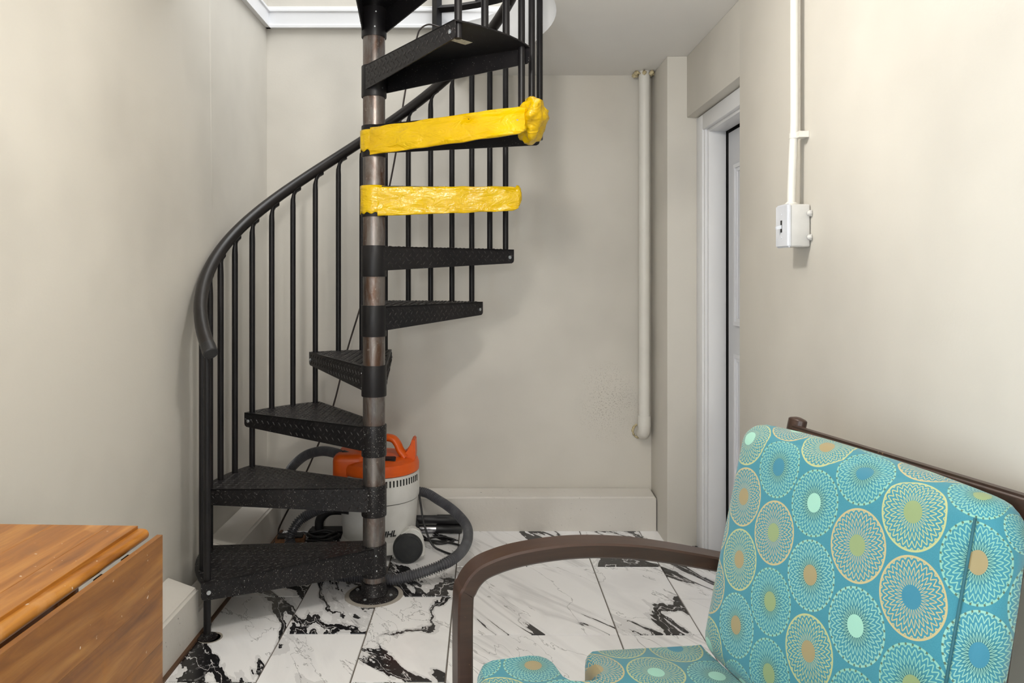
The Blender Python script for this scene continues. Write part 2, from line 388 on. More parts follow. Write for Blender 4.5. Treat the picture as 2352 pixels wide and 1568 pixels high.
S(build('wall_rear', bm, 'plaster'))
# ceiling slab with the stair opening in the far left corner
OR_ = .70; pts = []
pts += [(1.5, REAR), (1.5, WB), (PX+.215, WB)]
for k in range(1, 61):
    ad = 76-k/60*(76+195); a = R(ad); u = max(0., min(1., (ad-15)/61)); r_ = OR_+.18*u*u*(3-2*u)
    p = (PX+r_*math.cos(a), PY+r_*math.sin(a))
    if p[0] < WL+.001: break
    pts.append(p)
pts += [(WL, pts[-1][1]-.02), (WL, REAR)]
bm = nb(); prism(bm, [(x, y, CEIL) for x, y in pts], (0, 0, UP-CEIL))
for f in bm.faces:
    if abs(f.normal.z) < .5 or True:
        c_ = f.calc_center_median(); f.normal_update()
        f.material_index = 1 if abs(f.normal.z) < .5 else 0
S(build('ceiling', bm, None, None, 35, ['ceiling_paint', 'white_trim']))
S(boxo('ceiling_upper', (WL, 3.0, REAR, WB, 4.6, 4.65), 'ceiling_paint'))
# upstairs skirting (white) seen through the opening
def skirting(name, along, a0_, a1_, face, sgn, z0):
    prof = [(0, 0), (.022, 0), (.022, .012), (.014, .020), (.014, .078), (.020, .082), (.020, .090), (.010, .098), (.010, .106), (0, .112)]
    bm = nb()
    if along == 'x': prism(bm, [(a0_, face+sgn*u, z0+v_) for u, v_ in prof], (a1_-a0_, 0, 0))
    else: prism(bm, [(face+sgn*u, a0_, z0+v_) for u, v_ in prof], (0, a1_-a0_, 0))
    return S(build(name, bm, 'white_trim'))
skirting('trim_1', 'x', WL, .834, WB, -1, 2.462)
skirting('trim_2', 'y', 2.3, WB-.001, WL, 1, 2.462)
# plastered ledge along the foot of the walls
def ledge(name, prof, p0, p1, axis):
    bm = nb()
    if axis == 'y': prism(bm, [(u, p0, v_) for u, v_ in prof], (0, p1-p0, 0))
    else: prism(bm, [(p0, u, v_) for u, v_ in prof], (p1-p0, 0, 0))
    bmesh.ops.bevel(bm, geom=[e for e in bm.edges if all(v_.co.z > .08 for v_ in e.verts)], offset=.008, segments=3, affect='EDGES')
    return S(build(name, bm, 'baseboard_paint', None, 45))
LF = -.978
ledge('baseboard_left', [(WL, 0), (LF, 0), (LF, .163), (WL, .202)], REAR, 2.575, 'y')
ledge('baseboard_left_notch', [(WL, 0), (LF, 0), (LF, .085), (WL, .088)], 2.575, 2.93, 'y')
ledge('baseboard_left_corner', [(WL, 0), (LF, 0), (LF, .163), (WL, .202)], 2.93, 3.623, 'y')
ledge('baseboard_back', [(WB, 0), (3.623, 0), (3.623, .164), (WB, .172)], WL, .829, 'x')
S(boxo('trim_3', (LF, LF+.012, REAR, 3.62, 0, .008), 'brown_strip'))
# plaster ridge running down the left wall
bm = nb(); tube(bm, [(WL-.0335, 3.02, 1.1), (WL-.029, 3.00, 1.6), (WL-.0265, 2.98, 2.3), (WL-.0265, 2.96, 4.5)], .03, 48)
S(build('trim_4', bm, 'plaster', None, True))
# door, casing, jamb
S(boxo('trim_5', (.966, .992, 3.336, 3.426, 0, 1.945), 'white_trim', None, .006))
S(boxo('trim_6', (.974, .990, 3.318, 3.336, 0, 1.93), 'white_trim', None, .004))
S(boxo('trim_7', (.985, 1.062, 3.300, 3.318, 0, 1.88), 'white_trim', None, .003))
S(boxo('trim_8', (.966, .992, 2.54, 3.335, 1.875, 1.945), 'white_trim', None, .006))
S(boxo('trim_9', (.985, 1.062, 2.54, 3.299, 1.862, 1.884), 'white_trim', None, .003))
S(boxo('door_gap_shade', (1.068, 1.15, 3.284, 3.330, 0, 1.90), 'dark_slot'))  # dark block standing in for the shade in the gap beside the door
d_ = S(boxo('door_1', (1.066, 1.105, 2.45, 3.283, .01, 1.852), 'door_paint', None, .003))
for (z0, z1) in ((1.02, 1.70), (.18, .90)):
    for (y0, y1) in ((2.92, 3.19), (2.54, 2.82)):
        bm = nb()
        for (i0, i1, dx) in ((0, .016, .010), (.016, .030, .005)):
            for a in (((y0+i0, y1-i0), (z0+i0, z0+i1)), ((y0+i0, y1-i0), (z1-i1, z1-i0)), ((y0+i0, y0+i1), (z0+i1, z1-i1)), ((y1-i1, y1-i0), (z0+i1, z1-i1))):
                box(bm, 1.066-dx, 1.0662, a[0][0], a[0][1], a[1][0], a[1][1])
        build('panel_moulding', bm, 'door_paint', d_)
# ------------------------------------------------------------------ floor and tiles
fl = S(boxo('floor', (WL, 1.5, REAR, WB, -.03, -.0035), 'grout'))
cols = [(-1.085, -.980, 2.586), (-.980, -.692, 2.28), (-.692, -.406, 2.586), (-.406, -.118, 2.28), (-.118, .46, 2.578), (.46, .747, 2.578), (.747, 1.034, 2.26), (1.034, 1.20, 2.578)]
G = .002; TL = .605; meshes = {}
for ci, (xa, xb, y0) in enumerate(cols):
    xs0, xs1 = xa+G, xb-G
    if xs1 > .859 and xs0 < .86: pass
    k = math.floor((REAR-y0)/TL)
    while True:
        ya, yb = y0+k*TL, y0+(k+1)*TL; k += 1
        if ya > WB: break
        ya2, yb2 = max(ya, REAR)+G, min(yb, WB)-G
        if yb2-ya2 < .02: continue
        L, Wd = yb2-ya2, xs1-xs0
        heavy = xb < .0 or (xa > .4 and ya > 2.5)
        key = (round(L, 3), round(Wd, 3), heavy)
        if key not in meshes:
            bm = nb(); e = .0012
            v_ = [bm.verts.new(p) for p in ((-Wd/2, -L/2, -.0034), (Wd/2, -L/2, -.0034), (Wd/2, L/2, -.0034), (-Wd/2, L/2, -.0034), (-Wd/2+e, -L/2+e, 0), (Wd/2-e, -L/2+e, 0), (Wd/2-e, L/2-e, 0), (-Wd/2+e, L/2-e, 0))]
            for f in ((4, 5, 6, 7), (0, 1, 5, 4), (1, 2, 6, 5), (2, 3, 7, 6), (3, 0, 4, 7)): bm.faces.new([v_[i] for i in f])
            bmesh.ops.recalc_face_normals(bm, faces=bm.faces)
            me = bpy.data.meshes.new('tile'); bm.to_mesh(me); bm.free(); me.materials.append(M['marble_dark_veins' if heavy else 'marble_pale']); meshes[key] = me
        t = bpy.data.objects.new('tile', meshes[key]); col.objects.link(t); t.parent = fl; t.location = ((xs0+xs1)/2, (ya2+yb2)/2, 0)

# ------------------------------------------------------------------ spiral staircase
RB, RISE, T0, Z1 = .62, .2295, -33.5, .195
stair = empty('spiral_staircase', (PX, PY, 0), 0, 'black steel spiral staircase with diamond plate treads around a bare steel pole', 'staircase')
def dirv(t): return Vector((-math.cos(R(t)), math.sin(R(t)), 0))
def pol(r_, t, z=0.): v_ = dirv(t)*r_; v_.z = z; return v_
bm = nb(); lathe(bm, [(.0425, .0), (.0425, 3.45)], seg=40); build('centre_pole', bm, 'bare_steel', stair, 40)
bm = nb(); lathe(bm, [(.094, .0), (.094, .006), (.090, .009), (.052, .010), (.049, .014), (.049, .055), (.043, .058)], seg=48)
fo = build('base_flange', bm, 'black_sleeve', stair, 40)
bm = nb(); lathe(bm, [(.112, .0), (.112, .0012), (.093, .0025)], seg=48); build('caulk_ring', bm, 'caulk', fo)
for a in (20, 110, 200, 290):
    bm = nb(); lathe(bm, [(.007, .008), (.007, .012), (.004, .014)], pol(.072, a), 10); build('bolt', bm, 'steel_bolt', fo)
def lug_field(bm, o, ux, uy, nrm, poly, pitch=.031):
    """raised tread lugs on the plane through o spanned by ux, uy inside the 2-D polygon poly"""
    def inside(x, y):
        c_ = False; j = len(poly)-1
        for i in range(len(poly)):
            (xi, yi), (xj, yj) = poly[i], poly[j]
            if (yi > y) != (yj > y) and x < (xj-xi)*(y-yi)/(yj-yi)+xi: c_ = not c_
            j = i
        return c_
    xs = [p[0] for p in poly]; ys = [p[1] for p in poly]; h = pitch/2
    i0, i1 = int(min(xs)/h)-1, int(max(xs)/h)+1; j0, j1 = int(min(ys)/h)-1, int(max(ys)/h)+1
    for i in range(i0, i1+1):
        for j in range(j0, j1+1):
            x, y = i*h, j*h
            if (i+j) % 2: continue
            s = 1 if (j % 2 == 0) else -1
            dx, dy = .0098*math.cos(R(50)*s), .0098*math.sin(R(50)*s); ex, ey = -dy*.26, dx*.26
            if not all(inside(x+q*dx*1.1, y+q*dy*1.1) for q in (-1, 0, 1)): continue
            P = lambda a, b, z: bm.verts.new(o+ux*a+uy*b+nrm*z)
            A = P(x-dx, y-dy, 0); B = P(x+dx, y+dy, 0); C = P(x+ex, y+ey, 0); D = P(x-ex, y-ey, 0)
            T1 = P(x-dx*.55, y-dy*.55, .0024); T2 = P(x+dx*.55, y+dy*.55, .0024)
            for f in ((A, D, T1), (D, B, T2), (D, T2, T1), (B, C, T2), (C, A, T1), (C, T1, T2)): bm.faces.new(f)
def tread(k, span=32.5, rt=.645, rt2=None, z=None):
    t0 = T0+30*(k-1); z = Z1+RISE*(k-1) if z is None else z; rt2 = rt2 or rt
    mat = 'black_tread_speckled' if k <= 2 else 'black_tread'
    ri = .046; ta, tb = t0-1.8, t0+span
    A = pol(ri, ta-72); Bp = pol(rt, ta); Cp = pol(rt2, tb); D = pol(ri, tb+72)
    arc = [pol(rt+(rt2-rt)*i/8, ta+(tb-ta)*i/8) for i in range(9)]
    inner = [pol(ri, tb+72-(tb-ta+144)*i/6) for i in range(7)]
    outl = arc+inner
    bm = nb(); prism(bm, [(p.x, p.y, z) for p in outl], (0, 0, -.005))
    to = build('tread', bm, mat, stair)
    def flange(P, Q, sgn, name):
        # P at the collar, Q at the tip; the outer face looks to the side sgn
        d = (Q-P); L = d.length; d.normalize(); nr = Vector((d.y, -d.x, 0))*sgn
        h0, h1 = .093, .058
        poly2 = [(0, 0), (0, -h0), (L-.012, -h1-.001), (L-.003, -h1+.004), (L, -h1+.012), (L, -.006), (L-.006, 0)]
        bm2 = nb()
        prism(bm2, [P+d*x+Vector((0, 0, z-.0005+y)) for x, y in poly2], -nr*.005)
        fo_ = build(name, bm2, mat, to)
        o_ = P+nr*.0001; o_.z = z
        lug_field(lugs, o_, d, Vector((0, 0, 1)), nr, [(x+(.004 if x < .1 else -.004), y*.97-.001) for x, y in poly2])
        bm3 = nb(); c_ = P+d*(L-.024)+nr*.001; c_.z = z-.034
        prism(bm3, [c_+d*(.0075*math.cos(a))+Vector((0, 0, .0075*math.sin(a))) for a in [2*math.pi*i/10 for i in range(10)]], nr*.003)
        prism(bm3, [c_+d*(.0045*math.cos(a))+Vector((0, 0, .0045*math.sin(a))) for a in [2*math.pi*i/6 for i in range(6)]], nr*.005)
        build('bolt', bm3, 'steel_bolt', to)
        return P, Q, d, nr, L
    lugs = nb()
    # the nose looks away from the tread: t decreasing side
    f1 = flange(A, Bp, -1, 'front_flange')
    f2 = flange(D, Cp, 1, 'rear_flange')
    ux, uy = Vector((1, 0, 0)), Vector((0, 1, 0))
    cen = sum(outl, Vector())/len(outl)
    lug_field(lugs, Vector((0, 0, z)), ux, uy, Vector((0, 0, 1)), [((p.x-cen.x)*.97+cen.x, (p.y-cen.y)*.97+cen.y) for p in outl])
    tag(build('tread_lugs', lugs, 'lug_worn_glint', to), kind='stuff')
    bm = nb(); lathe(bm, [(.0432, z+.003), (.0475, z+.003), (.0482, z+.001), (.0482, z-.113), (.0475, z-.116), (.0432, z-.116)], seg=40, cap=False)
    cl = build('collar', bm, 'black_sleeve' if k <= 3 else 'black_metal', to, 40)
    for a in (-70, 20):
        for dz in (-.028, -.085):
            tt = t0+a+random.uniform(-10, 10) - 0
            bm = nb(); p = pol(.0478, tt, z+dz); n_ = dirv(tt); s_ = Vector((-n_.y, n_.x, 0))
            prism(bm, [p+s_*(.0028*math.cos(q))+Vector((0, 0, .0028*math.sin(q))) for q in [2*math.pi*i/8 for i in range(8)]], n_*.0012)
            build('set_screw', bm, 'steel_bolt', cl)
    return to, z, t0, f1, f2
TR = {}
for k in range(1, 13):
    kw = {5: dict(span=44), 7: dict(span=31.5, rt=.60, rt2=.562)}.get(k, {})
    TR[k] = tread(k, **kw)
# sticker under the ninth tread
to, z9, t9 = TR[9][:3]
bm = nb(); c_ = pol(.49, t9+20.7, z9-.0055); u_ = Vector((.707, .707, 0)); w_ = Vector((-u_.y, u_.x, 0))
prism(bm, [c_+u_*a+w_*b for a, b in ((-.055, -.018), (.055, -.018), (.055, .018), (-.055, .018))], (0, 0, -.0006))
tag(build('sticker', bm, 'sticker', to), 'small off-white paper sticker')
# handrail
def railz(t): return Z1+RISE*(t-T0)/30+.82
RR, RRAD = .626, .0238
bm = nb(); tube(bm, [pol(RR, t, railz(t)) for t in [T0-3.5+i*3 for i in range(104)]], RRAD, 16)
hr = build('handrail', bm, 'black_rail', stair, 60)
e0 = pol(RR, T0-3.5, railz(T0-3.5)); e1 = pol(RR, T0-5.5, railz(T0-5.5)-.002)
bm = nb(); tube(bm, [e0+(e0-e1)*.4, e1, e1+(e1-e0)*.12], [RRAD*1.05, RRAD*1.05, RRAD*.9], 16); build('end_cap', bm, 'black_plastic', hr, 40)
# balusters
BR = .0122
def baluster(t, zb, rb=RB, zt=None, foot=False):
    p = pol(rb, t); zt = railz(t)-.012 if zt is None else zt; tw = railz(t+3)-railz(t)
    q = pol(rb, t+1.6)-p
    path = [(p.x, p.y, zb), (p.x, p.y, zt-.075), (p.x, p.y, zt-.05), (p.x+q.x*.3, p.y+q.y*.3, zt-.022), (p.x+q.x*1.0, p.y+q.y*1.0, zt-.004), (p.x+q.x*2.2, p.y+q.y*2.2, zt+.008)]
    bm = nb(); tube(bm, path, [BR, BR, (BR*.9, BR*1.05), (.007, .014), (.004, .0155), (.0035, .014)], 12)
    return build('baluster', bm, 'black_metal', stair, 50)
zk = lambda k: Z1+RISE*(k-1)
for k in range(1, 12):
    t0 = T0+30*(k-1)
    if k == 7: ang = [(0, zk(6))]
    elif k == 6: ang = [(0, zk(5)), (10, zk(5)), (20, zk(6))]
    elif k == 8: ang = [(4, zk(8)-.05), (19, zk(8))]
    elif k == 1: ang = [(0, .012), (10, zk(1)), (20, zk(1))]
    else: ang = [(0, zk(k-1)-(.05 if k >= 9 else 0)), (10, zk(k)), (20, zk(k))]
    for a, zb in ang: baluster(t0+a, zb, .638 if (k == 8 and a == 4) else RB)
c_ = pol(RB, T0)
bm = nb(); lathe(bm, [(.034, 0), (.034, .005), (.018, .009), (.016, .014), (.012, .016)], c_, 28); pf = build('post_flange', bm, 'black_sleeve', stair, 40)
bm = nb(); lathe(bm, [(.034, 0), (.041, .001), (.041, .0)], c_+Vector((.01, 0, 0)), 28); build('caulk_ring', bm, 'caulk', pf)
# yellow warning tape
def sleeve(k, Lfrac, h0, h1, bulge, zo0, zo1):
    to, z, t0, f1, f2 = TR[k]; P, Q, d, nr, L = f2
    bm = nb(); N = 64; SEG = 30; up = Vector((0, 0, 1)); rings = []; L2 = L*Lfrac
    for i in range(N+1):
        s = i/N; c_ = P+d*(L2*s+.004); h = h0+(h1-h0)*s; ed = min(1, (1-s)/.05+.25)
        c_ = c_+up*(z+zo0+(zo1-zo0)*s-h/2)+nr*.001
        ring = []
        for j in range(SEG):
            a = 2*math.pi*j/SEG; ca, sa = math.cos(a), math.sin(a)
            x = math.copysign(abs(ca)**.35, ca)*.0085; y = math.copysign(abs(sa)**.6, sa)*h/2*min(1, .72+.28*ed)
            p = c_+nr*x+up*y
            nz = noise.noise(Vector((s*7, y*40, k*3.1)))*.009+noise.noise(Vector((s*9+y*30, y*90, k)))*.006
            ring.append(bm.verts.new(p+nr*(nz if ca > 0 else nz*.3)+up*(noise.noise(Vector((s*9, 3, k)))*.003*sa)))
        rings.append(ring)
    for i in range(N):
        for j in range(SEG): bm.faces.new((rings[i][j], rings[i][(j+1) % SEG], rings[i+1][(j+1) % SEG], rings[i+1][j]))
    bm.faces.new(rings[0]); bm.faces.new(rings[-1][::-1])
    tag(build('tape_wrap', bm, 'yellow_tape', to, 60), 'glossy yellow tape wrapped along the tread edge')
    # turn of tape round the collar
    bm = nb(); g = []
    for i in range(29):
        a = R(-178+i/28*150); hh0 = z-(.016 if k == 8 else -.002); hh1 = z-h0+.008-(.004*math.sin(i*.9))
        rr = .0505; row = []
        for j in range(9):
            zz_ = hh0+(hh1-hh0)*j/8; q = rr+noise.noise(Vector((a*4, zz_*40, k)))*.003
            row.append(bm.verts.new((q*math.cos(a), q*math.sin(a), zz_)))
        g.append(row)
    for i in range(28):
        for j in range(8): bm.faces.new((g[i][j], g[i+1][j], g[i+1][j+1], g[i][j+1]))
    o_ = build('tape_turn', bm, 'yellow_tape', to, 60); tag(o_, 'yellow tape wound around the collar')
    md = o_.modifiers.new('solid', 'SOLIDIFY'); md.thickness = .002
    # crumpled end
    e = P+d*L2; e.z = z-.04
    bm = nb(); bmesh.ops.create_icosphere(bm, subdivisions=4, radius=1)
    for v_ in bm.verts:
        n_ = v_.co.copy(); q = 1+.22*noise.noise(n_*1.7+Vector((k, 0, 0)))+.12*noise.noise(n_*4.+Vector((0, k, 0)))+.04*noise.noise(n_*9)
        if bulge: v_.co = e+Vector((n_.x*.050+.030, n_.y*.098+.070, n_.z*.064+.016-n_.y*.030))+n_*(q-1)*.075
        else: v_.co = e+d*(n_.x*.016)+nr*(n_.y*.014)+up*(n_.z*.040+.008)+n_*(q-1)*.02
    tag(build('tape_end', bm, 'yellow_tape', to, 60), 'crumpled end of the yellow tape')
sleeve(8, 1.0, .104, .096, True, -.010, .014)
sleeve(7, .985, .112, .094, False, -.004, .004)

# ------------------------------------------------------------------ upstairs guard rail round the opening
gr = empty('guard_railing', (PX, PY, UP), 0, 'dark metal guard railing upstairs behind the highest treads', 'railing')
lo = gr.location
def gbox(name, pts_, rad_, seg=4):
    bm = nb(); tube(bm, [Vector(p)-lo for p in pts_], rad_, seg); return build(name, bm, 'black_metal', gr)
gp = Vector((-.232, 3.70, 0))
gbox('post', [(gp.x, gp.y, UP-.10), (gp.x, gp.y, UP+.95)], .024)
path = []
for i in range(13):
    a = R(70-i*8); path.append((PX+.83*math.cos(a), PY+.83*math.sin(a), UP+.06))
arcp = [(gp.x, gp.y, UP+.06)]+path
gbox('bottom_rail', arcp, .019)
gbox('top_rail', [(x, y, UP+.92) for x, y, _ in arcp], .018)
for i in range(1, 13, 1):
    x, y, _ = path[i]; gbox('baluster', [(x, y, UP+.06), (x, y, UP+.92)], .009, 6)
gbox('post', [(path[-1][0], path[-1][1], UP), (path[-1][0], path[-1][1], UP+.95)], .018)

# ------------------------------------------------------------------ wall pipe, conduit, switch
pp = at(1480, 600, 3.69); pr = .0275
pipe = empty('drain_pipe', (pp.x, pp.y, .47), 0, 'white painted plastic pipe running down the corner beside the pier', 'pipe')
bm = nb(); tube(bm, [(0, 0, .05), (0, 0, CEIL-.47)], pr, 24); build('pipe_run', bm, 'pvc_paint', pipe, 50)
bm = nb(); tube(bm, [(0, 0, .075), (0, 0, .02)], pr*1.14, 24)
tube(bm, [(0, 0, .022), (0, 0, .01), (0, .006, -.006), (0, .02, -.016), (0, .04, -.02), (0, .066, -.02)], pr*1.08, 24); build('elbow', bm, 'pvc_paint', pipe, 50)
bm = nb(); random.seed(3)
for i in range(26):
    a = i*.9; q = Vector(((pr+.012)*math.cos(a)*random.uniform(.8, 1.35), (pr+.010)*math.sin(a), CEIL-.47-.008-random.random()*.008))
    bmesh.ops.create_icosphere(bm, subdivisions=1, radius=random.uniform(.006, .013), matrix=Matrix.Translation(q))
build('foam_collar', bm, 'foam_yellow', pipe, True)
bm = nb()
for i in range(16):
    a = R(120+i*11); q = Vector((-.012+.034*math.cos(a), .056, -.012+.034*math.sin(a)))
    bmesh.ops.create_icosphere(bm, subdivisions=1, radius=random.uniform(.004, .008), matrix=Matrix.Translation(q))
build('torn_plaster', bm, 'foam_yellow', pipe, True)
WR = .86
cd = empty('electrical_conduit', (WR-.03, 2.0, 1.42), 0, 'thin white metal conduit dropping down the right wall to the switch', 'conduit')
bm = nb(); q = Vector((WR-.03, 2.0, 1.42))
cpts = [at(1838, 470, 2.0), at(1838.5, 430, 2.0), at(1842, 340, 2.0), at(1845, 280, 2.0), at(1845, 150, 2.0), at(1845, 0, 2.0), at(1845, -220, 2.0)]
for p in cpts: p.y = 2.02
X = [.806, .807, .832, .845, .845, .845, .845]
cpts = [Vector((WR-.027+ (p_.x-cpts[3].x), p_.y, p_.z)) for p_ in cpts]; cpts[-1].z = CEIL
tube(bm, [p-q for p in spline(cpts, 6)], .0108, 16); build('conduit_tube', bm, 'pvc_paint', cd, 60)
bm = nb(); s_ = Vector((WR-.027, 2.02, 1.605))-q
tube(bm, [s_+Vector((0, 0, -.007)), s_+Vector((0, 0, .007))], .0132, 16); box(bm, s_.x, s_.x+.0265, s_.y-.030, s_.y+.002, s_.z-.008, s_.z+.008); 
bmesh.ops.create_icosphere(bm, subdivisions=2, radius=.006, matrix=Matrix.Translation(s_+Vector((.022, -.022, 0)))); build('strap', bm, 'pvc_paint', cd, 40)
bm = nb(); s_ = cpts[0]-q; lathe(bm, [(.017, -.004), (.017, .004), (.0115, .009)], s_, 16); build('lock_nut', bm, 'pvc_paint', cd, 40)
sw = empty('light_switch', (WR, 2.02, 1.306), 0, 'grey surface-mounted toggle switch box on the right wall', 'switch')
bx_ = boxo('box_body', (-.054, -.001, -.04, .04, 0, .113), 'box_grey', sw, .005, 3)
bm = nb(); box(bm, -.062, -.0535, -.0415, .0415, -.001, .1145); bmesh.ops.bevel(bm, geom=[e for e in bm.edges if any(v_.co.x < -.06 for v_ in e.verts)], offset=.004, segments=3, affect='EDGES'); pl = build('face_plate', bm, 'plate_grey', sw, 40)
boxo('slot', (-.0626, -.0615, -.005, .005, .040, .072), 'dark_slot', pl)
bm = nb(); prism(bm, [(-.0615, -.0035, .050), (-.0615, -.0035, .060), (-.0775, -.0028, .055), (-.0765, -.0028, .048)], (0, .007, 0)); build('toggle', bm, 'plate_grey', pl)
for z_ in (.026, .088):
    bm = nb(); lathe(bm, [(.003, -.0632), (.003, -.061)], (0, 0, z_), 10, axis='x'); build('screw', bm, 'plate_grey', pl)
for z_ in (.025, .088):
    bm = nb(); box(bm, -.006, -.001, -.050, -.038, z_-.008, z_+.008)
    bmesh.ops.create_icosphere(bm, subdivisions=2, radius=.0075, matrix=Matrix.Translation((-.006, -.047, z_))); build('mounting_lug', bm, 'box_grey', sw, 40)

# ------------------------------------------------------------------ vacuum cleaner
VX, VY = -.470, 3.375
vac = empty('vacuum_cleaner', (VX, VY, 0), 0, 'white wet and dry vacuum cleaner with orange top behind the stair pole', 'vacuum cleaner')
bm = nb(); lathe(bm, [(.150, .035), (.158, .045), (.160, .06), (.163, .12), (.170, .20), (.1745, .246)], seg=56); tank = build('tank', bm, 'white_plastic', vac, 40)
bm = nb(); lathe(bm, [(.168, .247), (.1765, .250), (.1785, .256), (.179, .30), (.178, .345), (.174, .362), (.165, .366)], seg=56); up_ = build('motor_housing', bm, 'white_plastic', vac, 40)
for i in range(15):
    a = R(-88+i*5.2); n_ = Vector((math.cos(a), math.sin(a), 0)); s_ = Vector((-n_.y, n_.x, 0))
    bm = nb(); prism(bm, [n_*.1775+s_*b+Vector((0, 0, z_)) for b, z_ in ((-.003, .325), (.003, .325), (.003, .352), (-.003, .352))], n_*.0022); build('vent_slot', bm, 'dark_slot', up_)
for z_ in (.335, .322):
    a = R(-100); n_ = Vector((math.cos(a), math.sin(a), 0)); s_ = Vector((-n_.y, n_.x, 0)); bm = nb()
    prism(bm, [n_*.1775+s_*b+Vector((0, 0, z_+c_)) for b, c_ in ((-.014, 0), (.014, 0), (.014, .003), (-.014, .003))], n_*.0022); build('vent_slot', bm, 'dark_slot', up_)
# latch
a = R(-83); n_ = Vector((math.cos(a), math.sin(a), 0)); s_ = Vector((-n_.y, n_.x, 0))
def patch(name, b0, b1, z0, z1, out, mat, par, base=.170):
    bm = nb(); P = lambda o, b, z_: n_*o+s_*b+Vector((0, 0, z_))
    prism(bm, [P(base, b0, z0), P(base, b1, z0), P(base, b1, z1), P(base, b0, z1)], n_*(out-base)); bmesh.ops.bevel(bm, geom=bm.edges[:], offset=.002, segments=2, affect='EDGES'); return build(name, bm, mat, par, 40)
lt = patch('latch', -.030, .028, .195, .305, .182, 'white_plastic', vac)
patch('latch_grip', -.026, .020, .222, .300, .186, 'black_plastic', lt, .178)
for z_ in (.285, .275, .265): patch('latch_rib', -.018, .004, z_, z_+.002, .1875, 'hose_grey', lt, .184)
# orange head
bm = nb(); lathe(bm, [(.170, .364), (.1775, .368), (.178, .395), (.172, .412), (.150, .424), (.09, .432), (.02, .434)], seg=56); head = build('motor_head', bm, 'orange_plastic', vac, 40)
# raised orange housing on the hose side
bm = nb(); rbox(bm, -.190, -.045, -.125, .085, .262, .456, .032, (4, 4, 4)); build('hose_housing', bm, 'orange_plastic', head, 60)
# carrying handle and rear hook
hp = spline([(-.13, 0, .418), (-.10, 0, .455), (-.05, 0, .500), (.0, 0, .508), (.06, 0, .506), (.085, 0, .485), (.10, 0, .455), (.125, 0, .425)], 6)
rotm = Matrix.Rotation(R(-12), 3, 'Z')
bm = nb(); tube(bm, [rotm @ p+Vector((0, -.01, 0)) for p in hp], [(.016, .028)]*len(hp), 14); build('carrying_handle', bm, 'orange_plastic', head, 60)
bm = nb(); prism(bm, [Vector((x, -.045, z_)) for x, z_ in ((.088, .41), (.158, .40), (.166, .43), (.163, .505), (.150, .507), (.136, .455), (.110, .440))], (0, .09, 0)); bmesh.ops.bevel(bm, geom=bm.edges[:], offset=.005, segments=2, affect='EDGES'); build('cord_hook', bm, 'orange_plastic', head, 40)
bm = nb(); box(bm, .02, .085, -.115, -.085, .420, .440); bmesh.ops.bevel(bm, geom=bm.edges[:], offset=.003, segments=2, affect='EDGES'); bmesh.ops.rotate(bm, verts=bm.verts, cent=(.05, -.1, .43), matrix=Matrix.Rotation(R(12), 3, 'X')); build('power_switch', bm, 'black_plastic', head, 40)
# chassis skirt, wheels
bm = nb(); lathe(bm, [(.155, .03), (.172, .035), (.170, .06), (.160, .085)], seg=48); build('chassis', bm, 'white_plastic', vac, 40)
def wheel(cx, cy, ang):
    n2 = Vector((math.cos(ang), math.sin(ang), 0)); s2 = Vector((-n2.y, n2.x, 0)); c2 = Vector((cx, cy, .0635)); out = []
    def disc(bm, prof):
        rings = [[bm.verts.new(c2+n2*o+s2*(r_*math.cos(q))+Vector((0, 0, r_*math.sin(q)))) for q in [2*math.pi*i/40 for i in range(40)]] for r_, o in prof]
        for i in range(len(rings)-1):
            for j in range(40): bm.faces.new((rings[i][j], rings[i][(j+1) % 40], rings[i+1][(j+1) % 40], rings[i+1][j]))
        bm.faces.new(rings[0][::-1]); bm.faces.new(rings[-1])
    bm = nb(); disc(bm, [(.060, -.035), (.0635, -.03), (.0635, -.006), (.060, 0), (.054, .001), (.053, -.002), (.02, .001)]); wh = build('wheel', bm, 'dark_rubber', vac, 40)
    bm = nb(); pts2 = [(-.068, -.045), (-.06, .005), (-.032, .058), (0.01, .085), (.045, .075), (.066, .045), (.074, 0), (.076, -.045), (.06, -.045), (.0, -.03)]
    pts2 = [p for p in pts2[:8]]+[(.0, -.045)]
    prism(bm, [c2+n2*-.014+s2*x+Vector((0, 0, y)) for x, y in pts2], -n2*.05); bmesh.ops.bevel(bm, geom=bm.edges[:], offset=.008, segments=3, affect='EDGES')
    build('wheel_arch', bm, 'white_plastic', vac, 40)
wheel(.146, -.165, R(-80)); wheel(.110, .120, R(80))
# lettering on the tank
cu = bpy.data.curves.new('lettering', 'FONT'); cu.body = 'STIHL'; cu.size = .036; cu.extrude = .0006; cu.shear = .25; cu.offset = .0009
to_ = bpy.data.objects.new('lettering', cu); col.objects.link(to_); bpy.context.view_layer.update()
me = bpy.data.meshes.new_from_object(to_); bpy.data.objects.remove(to_); 
wd = max(v_.co.x for v_ in me.vertices); aend = math.asin(((908-CX)*3.21/F-VX)/.166)
for v_ in me.vertices:
    x, y, z_ = v_.co; a = aend+(x-wd)/.166; r_ = .1665+z_+(y+.075-.06)*.06
    v_.co = (r_*math.sin(a), -r_*math.cos(a), .112+y)
me.materials.clear(); me.materials.append(M['black_plastic']); lo_ = bpy.data.objects.new('lettering', me); col.objects.link(lo_); lo_.parent = vac; tag(lo_, 'black slanted lettering')
